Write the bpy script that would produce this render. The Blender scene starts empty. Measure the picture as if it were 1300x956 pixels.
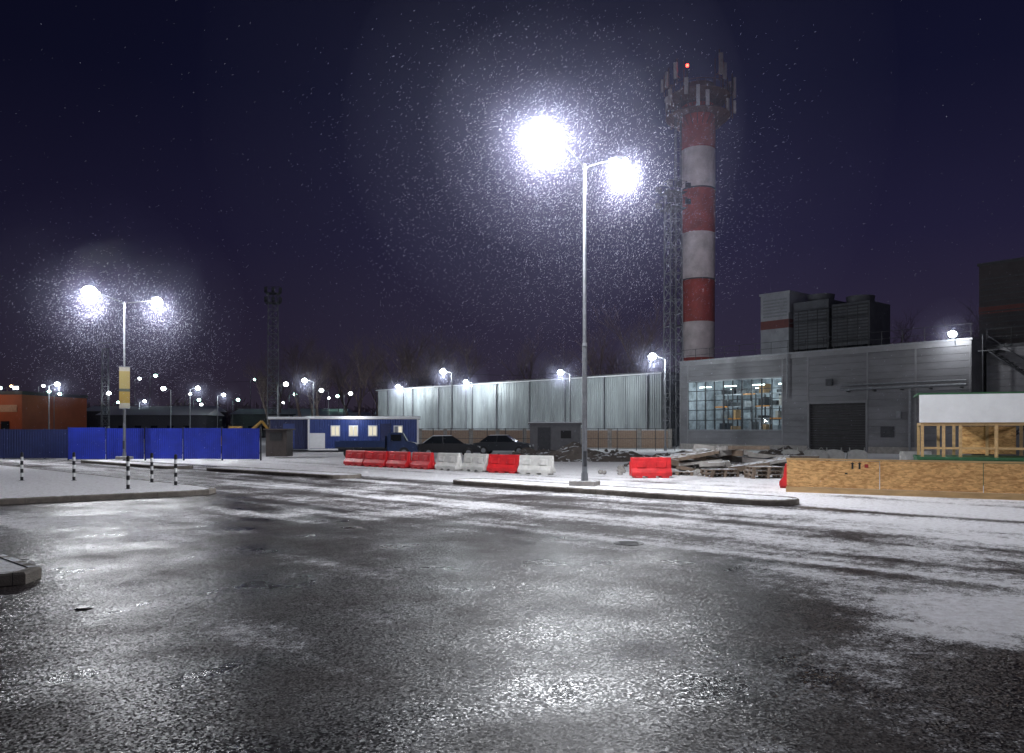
import bpy, bmesh, math, random
import numpy as np
from mathutils import Vector, Matrix, noise
random.seed(7)
np.random.seed(7)
scene = bpy.context.scene
scene.view_settings.view_transform = 'Standard'
scene.view_settings.look = 'None'
scene.view_settings.exposure = 0
COL = scene.collection

# ------------------------------------------------------------------ materials
MATS = {}
def new_mat(name):
    m = bpy.data.materials.new(name); m.use_nodes = True
    m.node_tree.nodes.clear()
    return m, m.node_tree.nodes, m.node_tree.links

def mat(name, col, rough=0.7, metal=0.0, var=0.25, nscale=3.0, bump=0.0, bscale=40.0, snow=0.0, stretch=(1,1,1), spec=0.5):
    """weathered procedural surface: noise-varied base colour, grime, bump and optional snow on up-facing parts"""
    if name in MATS: return MATS[name]
    m, N, L = new_mat(name)
    out = N.new('ShaderNodeOutputMaterial'); b = N.new('ShaderNodeBsdfPrincipled')
    L.new(b.outputs[0], out.inputs[0])
    tc = N.new('ShaderNodeTexCoord'); mp = N.new('ShaderNodeMapping'); mp.inputs['Scale'].default_value = stretch
    L.new(tc.outputs['Object'], mp.inputs[0])
    n1 = N.new('ShaderNodeTexNoise'); n1.inputs['Scale'].default_value = nscale; n1.inputs['Detail'].default_value = 5
    n1.inputs['Roughness'].default_value = 0.65
    L.new(mp.outputs[0], n1.inputs['Vector'])
    r = N.new('ShaderNodeValToRGB')
    r.color_ramp.elements[0].position = 0.3; r.color_ramp.elements[1].position = 0.7
    c = Vector(col)
    r.color_ramp.elements[0].color = (*(c*(1-var)), 1); r.color_ramp.elements[1].color = (*[min(1, x) for x in c*(1+var*0.6)], 1)
    L.new(n1.outputs['Fac'], r.inputs[0])
    colout = r.outputs[0]
    b.inputs['Roughness'].default_value = rough; b.inputs['Metallic'].default_value = metal
    b.inputs['Specular IOR Level'].default_value = spec
    if snow > 0:
        g = N.new('ShaderNodeNewGeometry'); sx = N.new('ShaderNodeSeparateXYZ'); L.new(g.outputs['Normal'], sx.inputs[0])
        n2 = N.new('ShaderNodeTexNoise'); n2.inputs['Scale'].default_value = 5; n2.inputs['Detail'].default_value = 4
        L.new(tc.outputs['Object'], n2.inputs['Vector'])
        a = N.new('ShaderNodeMath'); a.operation = 'ADD'; L.new(sx.outputs[2], a.inputs[0]); L.new(n2.outputs['Fac'], a.inputs[1])
        mr = N.new('ShaderNodeMapRange'); mr.inputs[1].default_value = 1.52-0.3*snow; mr.inputs[2].default_value = 1.66-0.3*snow
        L.new(a.outputs[0], mr.inputs[0])
        mx = N.new('ShaderNodeMix'); mx.data_type = 'RGBA'
        L.new(mr.outputs[0], mx.inputs[0]); L.new(colout, mx.inputs[6]); mx.inputs[7].default_value = (0.78, 0.8, 0.84, 1)
        colout = mx.outputs[2]
    L.new(colout, b.inputs['Base Color'])
    if bump > 0:
        n3 = N.new('ShaderNodeTexNoise'); n3.inputs['Scale'].default_value = bscale; n3.inputs['Detail'].default_value = 3
        L.new(mp.outputs[0], n3.inputs['Vector'])
        bp = N.new('ShaderNodeBump'); bp.inputs['Strength'].default_value = bump; bp.inputs['Distance'].default_value = 0.02
        L.new(n3.outputs['Fac'], bp.inputs['Height']); L.new(bp.outputs[0], b.inputs['Normal'])
    MATS[name] = m
    return m

def emat(name, col, st):
    if name in MATS: return MATS[name]
    m, N, L = new_mat(name)
    out = N.new('ShaderNodeOutputMaterial'); e = N.new('ShaderNodeEmission')
    e.inputs[0].default_value = (*col, 1); e.inputs[1].default_value = st
    L.new(e.outputs[0], out.inputs[0]); MATS[name] = m
    m.cycles.emission_sampling = 'NONE'   # the matching point light carries the illumination
    return m

# ------------------------------------------------------------------ mesh builder
class MB:
    def __init__(s): s.v = []; s.f = []; s.mi = []; s.mats = []; s.M = Matrix.Identity(4); s.smooth = []
    def m(s, mt):
        if mt not in s.mats: s.mats.append(mt)
        return s.mats.index(mt)
    def add(s, vs, fs, mt, smooth=False):
        o = len(s.v); i = s.m(mt)
        s.v += [tuple(s.M @ Vector(p)) for p in vs]
        for f in fs: s.f.append(tuple(o+k for k in f)); s.mi.append(i); s.smooth.append(smooth)
    def box(s, x0, x1, y0, y1, z0, z1, mt):
        s.add([(x0,y0,z0),(x1,y0,z0),(x1,y1,z0),(x0,y1,z0),(x0,y0,z1),(x1,y0,z1),(x1,y1,z1),(x0,y1,z1)],
              [(0,3,2,1),(4,5,6,7),(0,1,5,4),(1,2,6,5),(2,3,7,6),(3,0,4,7)], mt)
    def bar(s, p0, p1, r0, mt, r1=None, n=8, smooth=True, caps=True):
        p0 = Vector(p0); p1 = Vector(p1); r1 = r0 if r1 is None else r1
        d = (p1-p0).normalized(); a = Vector((0,0,1)) if abs(d.z) < 0.9 else Vector((1,0,0))
        x = d.cross(a).normalized(); y = d.cross(x)
        vs = []
        for p, r in ((p0, r0), (p1, r1)):
            for k in range(n):
                t = 2*math.pi*k/n; vs.append(p + x*math.cos(t)*r + y*math.sin(t)*r)
        s.add(vs, [(k, (k+1) % n, n+(k+1) % n, n+k) for k in range(n)][::1], mt, smooth)
        if caps: s.add(vs, [tuple(range(n))[::-1], tuple(range(n, 2*n))], mt)
    def ball(s, c, r, mt, nu=14, nv=8, sz=1.0):
        vs = [(c[0], c[1], c[2]+r*sz)]
        for j in range(1, nv):
            a = math.pi*j/nv
            for i in range(nu):
                t = 2*math.pi*i/nu; vs.append((c[0]+r*math.sin(a)*math.cos(t), c[1]+r*math.sin(a)*math.sin(t), c[2]+r*sz*math.cos(a)))
        vs.append((c[0], c[1], c[2]-r*sz)); fs = []
        for i in range(nu): fs.append((0, 1+i, 1+(i+1) % nu))
        for j in range(nv-2):
            for i in range(nu): fs.append((1+j*nu+i, 1+(j+1)*nu+i, 1+(j+1)*nu+(i+1) % nu, 1+j*nu+(i+1) % nu))
        o = 1+(nv-2)*nu
        for i in range(nu): fs.append((o+i, len(vs)-1, o+(i+1) % nu))
        s.add(vs, fs, mt, True)
    def extr(s, prof, y0, y1, mt):
        n = len(prof)
        vs = [(p[0], y0, p[1]) for p in prof] + [(p[0], y1, p[1]) for p in prof]
        s.add(vs, [(k, (k+1) % n, n+(k+1) % n, n+k) for k in range(n)] + [tuple(range(n))[::-1], tuple(range(n, 2*n))], mt)
    def mesh(s, name):
        me = bpy.data.meshes.new(name); me.from_pydata(s.v, [], s.f)
        for mt in s.mats: me.materials.append(mt)
        me.polygons.foreach_set('material_index', s.mi); me.polygons.foreach_set('use_smooth', s.smooth)
        me.update()
        bm = bmesh.new(); bm.from_mesh(me); bmesh.ops.recalc_face_normals(bm, faces=bm.faces); bm.to_mesh(me); bm.free()
        return me
    def obj(s, name, parent=None, loc=(0,0,0), rz=0, bevel=0):
        o = bpy.data.objects.new(name, s.mesh(name)); COL.objects.link(o)
        o.location = loc; o.rotation_euler = (0, 0, rz)
        if parent: o.parent = parent
        if bevel:
            b = o.modifiers.new('bevel', 'BEVEL'); b.width = bevel; b.segments = 2; b.limit_method = 'ANGLE'
        return o
def empty(name, loc=(0,0,0), rz=0, sc=1):
    o = bpy.data.objects.new(name, None); COL.objects.link(o); o.location = loc; o.rotation_euler = (0,0,rz); o.scale = (sc,)*3
    return o
def inst(src, name, loc, rz=0, parent=None, sc=(1,1,1)):
    o = bpy.data.objects.new(name, src.data); COL.objects.link(o); o.location = loc; o.rotation_euler = (0,0,rz); o.scale = sc
    if parent: o.parent = parent
    for md in src.modifiers:
        if md.type == 'BEVEL':
            b = o.modifiers.new('bevel', 'BEVEL'); b.width = md.width; b.segments = md.segments; b.limit_method = 'ANGLE'
    return o
def point(name, loc, W, col=(1,1,1), r=0.1, parent=None, typ='POINT', spot=None, aim=None):
    l = bpy.data.lights.new(name, typ); l.energy = W; l.color = col; l.shadow_soft_size = r
    if typ == 'SPOT': l.spot_size = math.radians(spot); l.spot_blend = 0.6
    o = bpy.data.objects.new(name, l); COL.objects.link(o); o.location = loc
    if aim: o.rotation_euler = Vector(aim).to_track_quat('-Z', 'Y').to_euler()
    if parent: o.parent = parent
    return o
def haze_mat(name, dens, col=(0.70,0.71,1.0)):
    if name in MATS: return MATS[name]
    m, N, L = new_mat(name); out = N.new('ShaderNodeOutputMaterial'); v = N.new('ShaderNodeVolumeScatter')
    v.inputs['Color'].default_value = (*col,1); v.inputs['Density'].default_value = dens; v.inputs['Anisotropy'].default_value = 0.2
    L.new(v.outputs[0], out.inputs['Volume']); MATS[name] = m; return m
def haze(parent, c, layers):  # nested scatter spheres added around lamp heads to shape their glow
    for R, dn in layers:
        mb = MB(); mb.ball((0,0,0), R, haze_mat('glow_haze_%g' % dn, dn), 32, 18); mb.obj('glow_haze', parent, c)

steel = mat('galvanised_steel', (0.24,0.25,0.27), 0.5, 0.3, 0.25, 6)
dsteel = mat('dark_steel', (0.06,0.062,0.07), 0.6, 0.4, 0.3, 6)
concrete = mat('concrete', (0.34,0.32,0.3), 0.85, 0, 0.3, 4, 0.4, 60, snow=0.4)
kerbm = mat('kerb_stone', (0.2,0.175,0.15), 0.8, 0, 0.4, 5, 0.5, 70, snow=0.1)
blackm = mat('black_rubber', (0.012,0.012,0.013), 0.7, 0, 0.2)
wood = mat('timber', (0.36,0.22,0.11), 0.75, 0, 0.35, 8, 0.3, 60, stretch=(1,1,0.2))
oldwood = mat('weathered_timber', (0.2,0.15,0.11), 0.85, 0, 0.35, 8, 0.3, 60, snow=0.5)

# ------------------------------------------------------------------ ground with snow coverage
def axis(a, b, step, lo, hi):
    c = list(np.arange(a, b+1e-6, step)); p = a; s = step; L0 = []
    while p > lo: s *= 1.25; p -= s; L0.append(p)
    p = b; s = step; R0 = []
    while p < hi: s *= 1.25; p += s; R0.append(p)
    return np.array(L0[::-1]+c+R0)
xs = axis(-26, 24, 0.12, -900, 900); ys = axis(1, 42, 0.12, -300, 1500)
GX, GY = np.meshgrid(xs, ys)
nx, ny = len(xs), len(ys)
def sm(a, b, t):
    t = np.clip((t-a)/(b-a), 0, 1); return t*t*(3-2*t)
def gnoise(x, y, seed):
    rs = np.random.RandomState(seed); A = rs.rand(256,256)*2*np.pi
    xi = np.floor(x).astype(int); yi = np.floor(y).astype(int); fx = x-xi; fy = y-yi
    u = fx*fx*fx*(fx*(fx*6-15)+10); v = fy*fy*fy*(fy*(fy*6-15)+10)
    def g(i, j, dx, dy):
        a = A[i % 256, j % 256]; return np.cos(a)*dx+np.sin(a)*dy
    return (g(xi,yi,fx,fy)*(1-u)+g(xi+1,yi,fx-1,fy)*u)*(1-v)+(g(xi,yi+1,fx,fy-1)*(1-u)+g(xi+1,yi+1,fx-1,fy-1)*u)*v
def fbm(x, y, seed, o=6):
    s = 0; a = 0.5; c, sn_ = math.cos(0.6), math.sin(0.6)
    for i in range(o):
        s = s+a*gnoise(x, y, seed+i); a *= 0.58; x, y = (x*c-y*sn_)*2.03+11, (x*sn_+y*c)*2.03+5
    return s
V = 0.69*GX+0.72*GY; U = 0.72*GX-0.69*GY
wx = fbm(GX*0.5, GY*0.5, 77, 4)*1.6; wy = fbm(GX*0.5+50, GY*0.5, 78, 4)*1.6
def ga(x, y, rx, ry=None):
    ry = ry or rx
    return np.exp(-(((GX+wx-x)/rx)**2+((GY+wy-y)/ry)**2))
def vline(v0, w): return np.exp(-((V-v0)/w)**2)
wob = 0.25*np.sin(U*0.35)+0.12*np.sin(U*0.9+1.3)
B1 = fbm(GX*0.6, GY*0.6, 3); ST = fbm(U*0.12, V*1.6, 21); B2 = fbm(GX*3.1, GY*3.1, 9, 4)
S = np.zeros_like(GX)-0.03
road = sm(10.0, 11.0, V+wob*0.6)*(1-sm(17.2, 18.2, V))
S = S*(1-road)+road*0.35
S += 0.65*vline(10.45-wob*0.5, 0.22)*sm(-30, -6, U)
S += 0.25*vline(16.6, 0.5)
S += road*0.65*sm(13.4, 15.4, V)*sm(-11, -4, U)
S += road*0.28*sm(11.8, 12.8, V)*(1-sm(13.2,13.9,V))
S = np.maximum(S, sm(17.6, 18.6, V)*1.15)
S -= 0.40*sm(20.0,21,V)*(1-sm(24,25,V))*(0.5+0.5*np.sin(V*4.2+B1*3))*(1-sm(60,80,GY))
S += 0.75*ga(-8.8, 15.8, 3.0, 1.7)+0.6*ga(-13, 13.5, 3, 2.2)+0.65*ga(-6.3,13.0,1.7,1.0)+0.4*ga(-4.5,17.0,2.6,0.9)
S += 0.95*ga(4.2, 7.2, 1.4, 0.9)+0.9*ga(6.0, 8.0, 1.9, 0.9)+0.4*ga(2.7,6.4,0.8,0.5)
S += 0.55*vline(9.6, 0.6)*sm(-9, -4, U)
S = S + B1*0.85 + ST*1.1 + B2*0.6
S = np.clip(S, -1, 2)
me = bpy.data.meshes.new('ground')
verts = np.stack([GX.ravel(), GY.ravel(), np.zeros(nx*ny)], 1)
idx = np.arange(nx*ny).reshape(ny, nx)
F = np.stack([idx[:-1,:-1].ravel(), idx[:-1,1:].ravel(), idx[1:,1:].ravel(), idx[1:,:-1].ravel()], 1)
me.vertices.add(len(verts)); me.vertices.foreach_set('co', verts.ravel())
me.loops.add(F.size); me.loops.foreach_set('vertex_index', F.ravel())
me.polygons.add(len(F)); me.polygons.foreach_set('loop_start', np.arange(0, F.size, 4)); me.polygons.foreach_set('loop_total', np.full(len(F), 4))
me.update(); me.validate()
at = me.attributes.new('snow', 'FLOAT', 'POINT'); at.data.foreach_set('value', S.ravel().astype(np.float32))
D = 0.5+1.1*fbm(GX*0.8+40, GY*0.8, 55)+0.35*road
at = me.attributes.new('damp', 'FLOAT', 'POINT'); at.data.foreach_set('value', np.clip(D,0,1).ravel().astype(np.float32))
ground = bpy.data.objects.new('ground', me); COL.objects.link(ground)

def ground_mat(name, const=None):
    m, N, L = new_mat(name)
    out = N.new('ShaderNodeOutputMaterial'); b = N.new('ShaderNodeBsdfPrincipled'); L.new(b.outputs[0], out.inputs[0])
    g = N.new('ShaderNodeNewGeometry'); pos = g.outputs['Position']
    def mth(op, a, bb=None):
        n = N.new('ShaderNodeMath'); n.operation = op
        for i, q in enumerate((a, bb)):
            if q is None: continue
            if isinstance(q, (int, float)): n.inputs[i].default_value = q
            else: L.new(q, n.inputs[i])
        return n.outputs[0]
    def vm(op, a, bb=None, sc=None):
        n = N.new('ShaderNodeVectorMath'); n.operation = op
        L.new(a, n.inputs[0])
        if bb is not None:
            if isinstance(bb, tuple): n.inputs[1].default_value = bb
            else: L.new(bb, n.inputs[1])
        if sc is not None:
            if isinstance(sc, (int, float)): n.inputs['Scale'].default_value = sc
            else: L.new(sc, n.inputs['Scale'])
        return n.outputs[0]
    def attr(nm):
        a = N.new('ShaderNodeAttribute'); a.attribute_name = nm; return a.outputs['Fac']
    def val(v_):
        v = N.new('ShaderNodeValue'); v.outputs[0].default_value = v_; return v.outputs[0]
    sn = attr('snow') if const is None else val(const); damp = attr('damp') if const is None else val(0.6)
    fine = N.new('ShaderNodeTexNoise'); fine.inputs['Scale'].default_value = 9; fine.inputs['Detail'].default_value = 6; fine.inputs['Roughness'].default_value = 0.78
    L.new(pos, fine.inputs['Vector']); fine = fine.outputs['Fac']
    vo = N.new('ShaderNodeTexVoronoi'); vo.inputs['Scale'].default_value = 70; L.new(pos, vo.inputs['Vector'])
    tot = mth('ADD', sn, mth('MULTIPLY', mth('SUBTRACT', fine, 0.5), 1.7))
    spc = N.new('ShaderNodeSeparateColor'); L.new(vo.outputs['Color'], spc.inputs[0])
    tot = mth('ADD', tot, mth('MULTIPLY', mth('SUBTRACT', spc.outputs[2], 0.5), 0.5))
    mr = N.new('ShaderNodeMapRange'); mr.inputs[1].default_value = 0.26; mr.inputs[2].default_value = 0.9; mr.interpolation_type = 'SMOOTHSTEP'
    L.new(tot, mr.inputs[0]); mask = mr.outputs[0]
    ar = N.new('ShaderNodeValToRGB'); ar.color_ramp.elements[0].color = (0.015,0.012,0.0125,1); ar.color_ramp.elements[1].color = (0.064,0.053,0.052,1)
    ar.color_ramp.elements[0].position = 0.25; ar.color_ramp.elements[1].position = 0.8
    L.new(mth('ADD', mth('MULTIPLY', damp, 0.55), mth('MULTIPLY', spc.outputs[1], 0.45)), ar.inputs[0])
    mx = N.new('ShaderNodeMix'); mx.data_type = 'RGBA'; L.new(mask, mx.inputs[0]); L.new(ar.outputs[0], mx.inputs[6])
    sr = N.new('ShaderNodeValToRGB'); sr.color_ramp.elements[0].color = (0.62,0.60,0.61,1); sr.color_ramp.elements[1].color = (0.87,0.87,0.9,1)
    sr.color_ramp.elements[0].position = 0.35; sr.color_ramp.elements[1].position = 0.6
    L.new(fine, sr.inputs[0]); L.new(sr.outputs[0], mx.inputs[7])
    L.new(mx.outputs[2], b.inputs['Base Color'])
    wet = N.new('ShaderNodeMapRange'); wet.inputs[1].default_value = 0.2; wet.inputs[2].default_value = 0.85; wet.inputs[3].default_value = 0.26; wet.inputs[4].default_value = 0.5
    L.new(damp, wet.inputs[0])
    rr = N.new('ShaderNodeMix'); rr.data_type = 'FLOAT'; L.new(mask, rr.inputs[0]); L.new(wet.outputs[0], rr.inputs[2]); rr.inputs[3].default_value = 0.85
    L.new(rr.outputs[0], b.inputs['Roughness'])
    # wet grains shine, drier ones hardly
    spd = N.new('ShaderNodeMapRange'); spd.inputs[1].default_value = 0.25; spd.inputs[2].default_value = 0.8; spd.inputs[3].default_value = 0.27; spd.inputs[4].default_value = 0.09
    L.new(damp, spd.inputs[0])
    sp = mth('MULTIPLY', spd.outputs[0], mth('SUBTRACT', 1.0, mth('MULTIPLY', mask, 0.8)))
    L.new(sp, b.inputs['Specular IOR Level'])
    f1 = vm('SUBTRACT', vo.outputs['Color'], (0.5,0.5,0.5))
    amt = mth('MULTIPLY', mth('SUBTRACT', 1.0, mth('MULTIPLY', mask, 0.7)), 0.36)
    nn = vm('NORMALIZE', vm('ADD', g.outputs['Normal'], vm('SCALE', f1, None, amt)))
    L.new(nn, b.inputs['Normal'])
    return m
me.materials.append(ground_mat('wet_asphalt_with_snow'))
snow_top = ground_mat('snow_dusted_paving', 0.98)

# ------------------------------------------------------------------ kerbed islands and pavement
def offset(poly, d):
    n = len(poly); r = []
    for i in range(n):
        a = Vector(poly[i-1]); b = Vector(poly[i]); c = Vector(poly[(i+1) % n])
        e1 = (b-a).normalized(); e2 = (c-b).normalized()
        n1 = Vector((-e1.y, e1.x)); n2 = Vector((-e2.y, e2.x))
        k = (n1+n2); k = k/max(0.3, (1+n1.dot(n2)))
        r.append(tuple(b+k*d))
    return r
def kerbed(name, poly, topmat=snow_top, h=0.14, w=0.13):
    e = empty(name)
    inn = offset(poly, w); ch = offset(poly, 0.025); n = len(poly)
    mb = MB()
    rings = [[(p[0],p[1],-0.05) for p in poly], [(p[0],p[1],h-0.025) for p in poly], [(p[0],p[1],h) for p in ch], [(p[0],p[1],h) for p in inn], [(p[0],p[1],-0.05) for p in inn]]
    vs = sum(rings, []); fs = []
    for r in range(4):
        for k in range(n): fs.append((r*n+k, r*n+(k+1) % n, (r+1)*n+(k+1) % n, (r+1)*n+k))
    mb.add(vs, fs, kerbm)
    mb.obj('kerb', e)
    mb = MB(); mb.add([(p[0],p[1],h-0.012) for p in inn], [tuple(range(n))], topmat); mb.obj('paving', e)
    mb = MB()
    for i in range(n):
        a = Vector(poly[i]); b = Vector(poly[(i+1) % n]); Lh = (b-a).length; d = (b-a).normalized(); nn = Vector((-d.y, d.x))
        t = 0.5
        while t < Lh:
            p = a+d*t; q0 = p-nn*0.002; q1 = p+nn*(w)
            g = 0.003
            mb.add([(*(q0-d*g),0.0),(*(q0+d*g),0.0),(*(q0+d*g),h+0.001),(*(q0-d*g),h+0.001),(*(q1-d*g),h+0.001),(*(q1+d*g),h+0.001)],[(0,1,2,3),(3,2,5,4)], blackm)
            t += 1.0
    mb.obj('kerb_joint', e)
    return e
def stadium(a, b, w, n=8):
    a = Vector(a); b = Vector(b); d = (b-a).normalized(); base = math.atan2(d.y, d.x)
    pts = []
    for k in range(n+1):
        t = base-math.pi/2+math.pi*k/n; pts.append((b.x+w*math.cos(t), b.y+w*math.sin(t)))
    for k in range(n+1):
        t = base+math.pi/2+math.pi*k/n; pts.append((a.x+w*math.cos(t), a.y+w*math.sin(t)))
    return pts
kerbed('traffic_island', stadium((-1.2,26.3), (6.2,19.4), 0.75))
kerbed('traffic_island', stadium((-12.6,34.8), (-6.3,29.6), 0.7))
kerbed('traffic_island', stadium((-22.6,43.2), (-15.4,36.6), 0.7))
kerbed('pavement', [(-26,8.8),(-12.2,19.0),(-9.0,21.35),(-8.35,21.95),(-8.4,22.6),(-9.2,23.6),(-24.5,37.9),(-40,50),(-50,30)])
kerbed('pavement', [(-12,7.2),(-6.2,8.95),(-5.65,9.25),(-5.7,9.65),(-6.9,10.75),(-12.5,13.0)])

# ------------------------------------------------------------------ street lamps
lampE = emat('led_lens', (0.93,0.96,1.0), 200)
def lamp_head(mb, p, d, big=1.0, lr=0.24):
    d = Vector(d).normalized(); ang = math.atan2(d.y, d.x)
    mb.M = Matrix.Translation(p) @ Matrix.Rotation(ang, 4, 'Z') @ Matrix.Rotation(-0.10, 4, 'Y') @ Matrix.Scale(big, 4)
    prof = [(-0.15,-0.03),(0.05,-0.075),(0.66,-0.06),(0.70,0.0),(0.55,0.06),(0.1,0.08),(-0.15,0.03)]
    mb.extr(prof, -0.16, 0.16, steel)
    mb.ball((0.36,0,-0.085), lr, lampE, 16, 8, 0.9)
    mb.M = Matrix.Identity(4)
def double_lamp(name, loc, H, arm, hz, W, lens=(0.23,0.32), layers=None, ratio=(0.8,1.2)):
    e = empty(name, loc)
    mb = MB()
    mb.bar((0,0,0), (0,0,H*0.45), 0.085, steel, 0.07, 14); mb.bar((0,0,H*0.45), (0,0,H+0.1), 0.055, steel, 0.042, 14)
    mb.bar((0,0,H*0.45-0.05), (0,0,H*0.45+0.05), 0.08, steel, 0.06, 14)
    mb.bar((0,0,0.14), (0,0,0.5), 0.12, steel, 0.1, 14)
    mb.box(-0.05,0.05,-0.115,-0.08,0.7,1.15,dsteel)
    mb.obj('pole', e)
    mb = MB()
    a = Vector((arm[0], arm[1], 0))
    for sgn in (1,-1):
        pts = [Vector((0,0,H-0.15)), a*sgn*0.06+Vector((0,0,H+0.05)), a*sgn*0.4+Vector((0,0,H+(hz-H)*0.55)), a*sgn*0.8+Vector((0,0,hz))]
        for p, q in zip(pts[:-1], pts[1:]): mb.bar(p, q, 0.026, dsteel, 0.024, 8)
    mb.obj('arm', e)
    for i, sgn in enumerate((-1,1)):
        mb = MB(); p = a*sgn*0.78+Vector((0,0,hz)); lamp_head(mb, p, a*sgn, 1, lens[i]); mb.obj('luminaire', e)
        c = a*sgn*0.96+Vector((0,0,hz-0.45))
        point('lamp_light', c, W*ratio[i], (0.93,0.95,1.0), 0.12, e)
        if layers: haze(e, c+Vector((0,0,0.2)), layers[i])
    mb = MB(); mb.box(-0.4,0.4,-0.28,0.28,0.1,0.27,concrete); mb.obj('plinth', e, rz=-0.4, bevel=0.02)
    return e
double_lamp('street_lamp', (2.16,23.7,0), 9.6, (-1.37,-1.56), 10.25, 3300,
            layers=(((0.8,0.005),(1.8,0.002),(4.0,0.0008)), ((0.8,0.007),(1.7,0.004),(3.2,0.002),(5.5,0.0012),(9.0,0.0006))))
l2 = double_lamp('street_lamp', (-21.9,45.0,0), 8.9, (-1.12,-1.78), 9.3, 1900, (0.3,0.36), (((1.4,0.004),(3.0,0.002),(5.0,0.001)),((1.4,0.004),(3.0,0.002),(6,0.0012))))
double_lamp('street_lamp', (26.5,2.2,0), 9.6, (-1.37,-1.56), 10.25, 2100)
def banner_mat():
    m, N, L = new_mat('banner_print')
    out = N.new('ShaderNodeOutputMaterial'); b = N.new('ShaderNodeBsdfPrincipled'); L.new(b.outputs[0], out.inputs[0])
    tc = N.new('ShaderNodeTexCoord'); sx = N.new('ShaderNodeSeparateXYZ'); L.new(tc.outputs['Generated'], sx.inputs[0])
    r = N.new('ShaderNodeValToRGB'); r.color_ramp.interpolation = 'CONSTANT'
    el = r.color_ramp.elements; el[0].color = (0.45,0.42,0.34,1); el[1].position = 0.12; el[1].color = (0.4,0.27,0.05,1)
    for p, c in ((0.4,(0.08,0.1,0.08,1)),(0.47,(0.42,0.33,0.12,1)),(0.9,(0.45,0.42,0.34,1))):
        e = el.new(p); e.color = c
    L.new(sx.outputs[2], r.inputs[0]); L.new(r.outputs[0], b.inputs['Base Color']); b.inputs['Roughness'].default_value = 0.4
    return m
bm_ = banner_mat()
mb = MB(); mb.box(-0.27,0.27,-0.16,-0.12,3.0,5.3,bm_); mb.obj('banner', l2, rz=0.5)
mb = MB(); mb.box(-0.29,0.29,-0.17,-0.11,5.3,5.34,steel); mb.box(-0.29,0.29,-0.17,-0.11,2.96,3.0,steel)
mb.bar((0,-0.14,5.32),(0,0,5.32),0.02,steel); mb.bar((0,-0.14,2.98),(0,0,2.98),0.02,steel); mb.obj('banner_bracket', l2, rz=0.5)

farE = emat('far_lamp_lens', (0.86,0.97,1.0), 28); farG = emat('far_lamp_lens_green', (0.55,1.0,0.85), 22); farO = emat('far_lamp_lens_sodium', (1.0,0.6,0.3), 16)
def single_lamp(loc, hz, W, rz, E=farE, col=(0.88,0.95,1.0)):
    e = empty('street_lamp', loc, rz)
    mb = MB(); mb.bar((0,0,0),(0,0,hz-0.3),0.09,steel,0.06,8); mb.bar((0,0,hz-0.32),(0.9,0,hz),0.035,steel,0.035,6)
    mb.bar((0,0,0),(0,0,0.4),0.13,steel,0.12,8)
    mb.obj('pole', e)
    mb = MB(); mb.box(0.8,1.5,-0.16,0.16,-0.02+hz,0.08+hz,steel); mb.ball((1.15,0,hz-0.1),0.34,E,12,8,0.85); mb.obj('luminaire', e)
    if W:
        point('lamp_light', (1.15,0,hz-0.6), W, col, 0.15, e)
        haze(e, (1.15,0,hz-0.3), ((1.6,0.01),(3.2,0.004)))
for x, y, z, W, rz in [(-24.8,99.5,8.0,600,3.0),(-28.8,125,8,0,3),(-28.7,136,8,0,0),(-15.4,113,8,1500,2.4),(-6.3,83.6,8,800,2.6),
        (-5.1,102,8,1500,2.4),(6.2,85,8,1300,2.6),(12.9,67,8,1000,3.3),(-47.7,118,8,500,0),(-57.9,165,8,0,0),(-81.4,174,8,400,0),
        (-62.8,108,8,600,0),(-31.8,108,8,0,0),(-51,119,8,0,3),(-54,146,8.2,400,0),(-71.5,139,8.2,0,0),(-66,165,8,0,0),(-42,150,8.5,0,0),(-37,170,9,0,2),
        (-20,150,8.5,0,2),(-88,120,9,0,0),(-90,190,14,0,0),(-100,170,10,0,1),(-58,200,13,0,0),(-110,185,12,0,0),(-84,205,11,0,0),(-76,195,8,0,2),(-48,205,10,0,1),(-33,200,9,0,1),(-121,190,9,0,1),
        (-69,210,15,0,0),(-130,205,13,0,0),(-105,210,9,0,0),(-62,212,9,0,0),(-92,160,9,0,0),(-75,165,13,0,0)]:
    single_lamp((x,y,0), z, W, rz, farE if W or y < 150 else (farG, farE, farO)[int(abs(x)+y) % 3])

# ------------------------------------------------------------------ bollards
bwhite = mat('bollard_white', (0.75,0.75,0.75), 0.4); bblack = mat('bollard_black', (0.015,0.015,0.017), 0.4)
proto = None
for x, y in [(-16.0,26.0),(-14.3,26.0),(-10.75,22.3),(-11.35,25.1),(-10.05,23.8)]:
    if proto is None:
        mb = MB(); z = 0.12
        for k in range(7):
            hh = 0.13; mb.bar((0,0,z),(0,0,z+hh),0.045,bblack if k % 2 == 0 else bwhite,n=12,caps=(k==6)); z += hh
        mb.bar((0,0,z),(0,0,z+0.03),0.045,bblack,0.02,12); mb.bar((0,0,0.12),(0,0,0.135),0.09,bblack,0.085,12)
        proto = mb.obj('striped_bollard', loc=(x,y,0))
    else: inst(proto, 'striped_bollard', (x,y,0))

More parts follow.
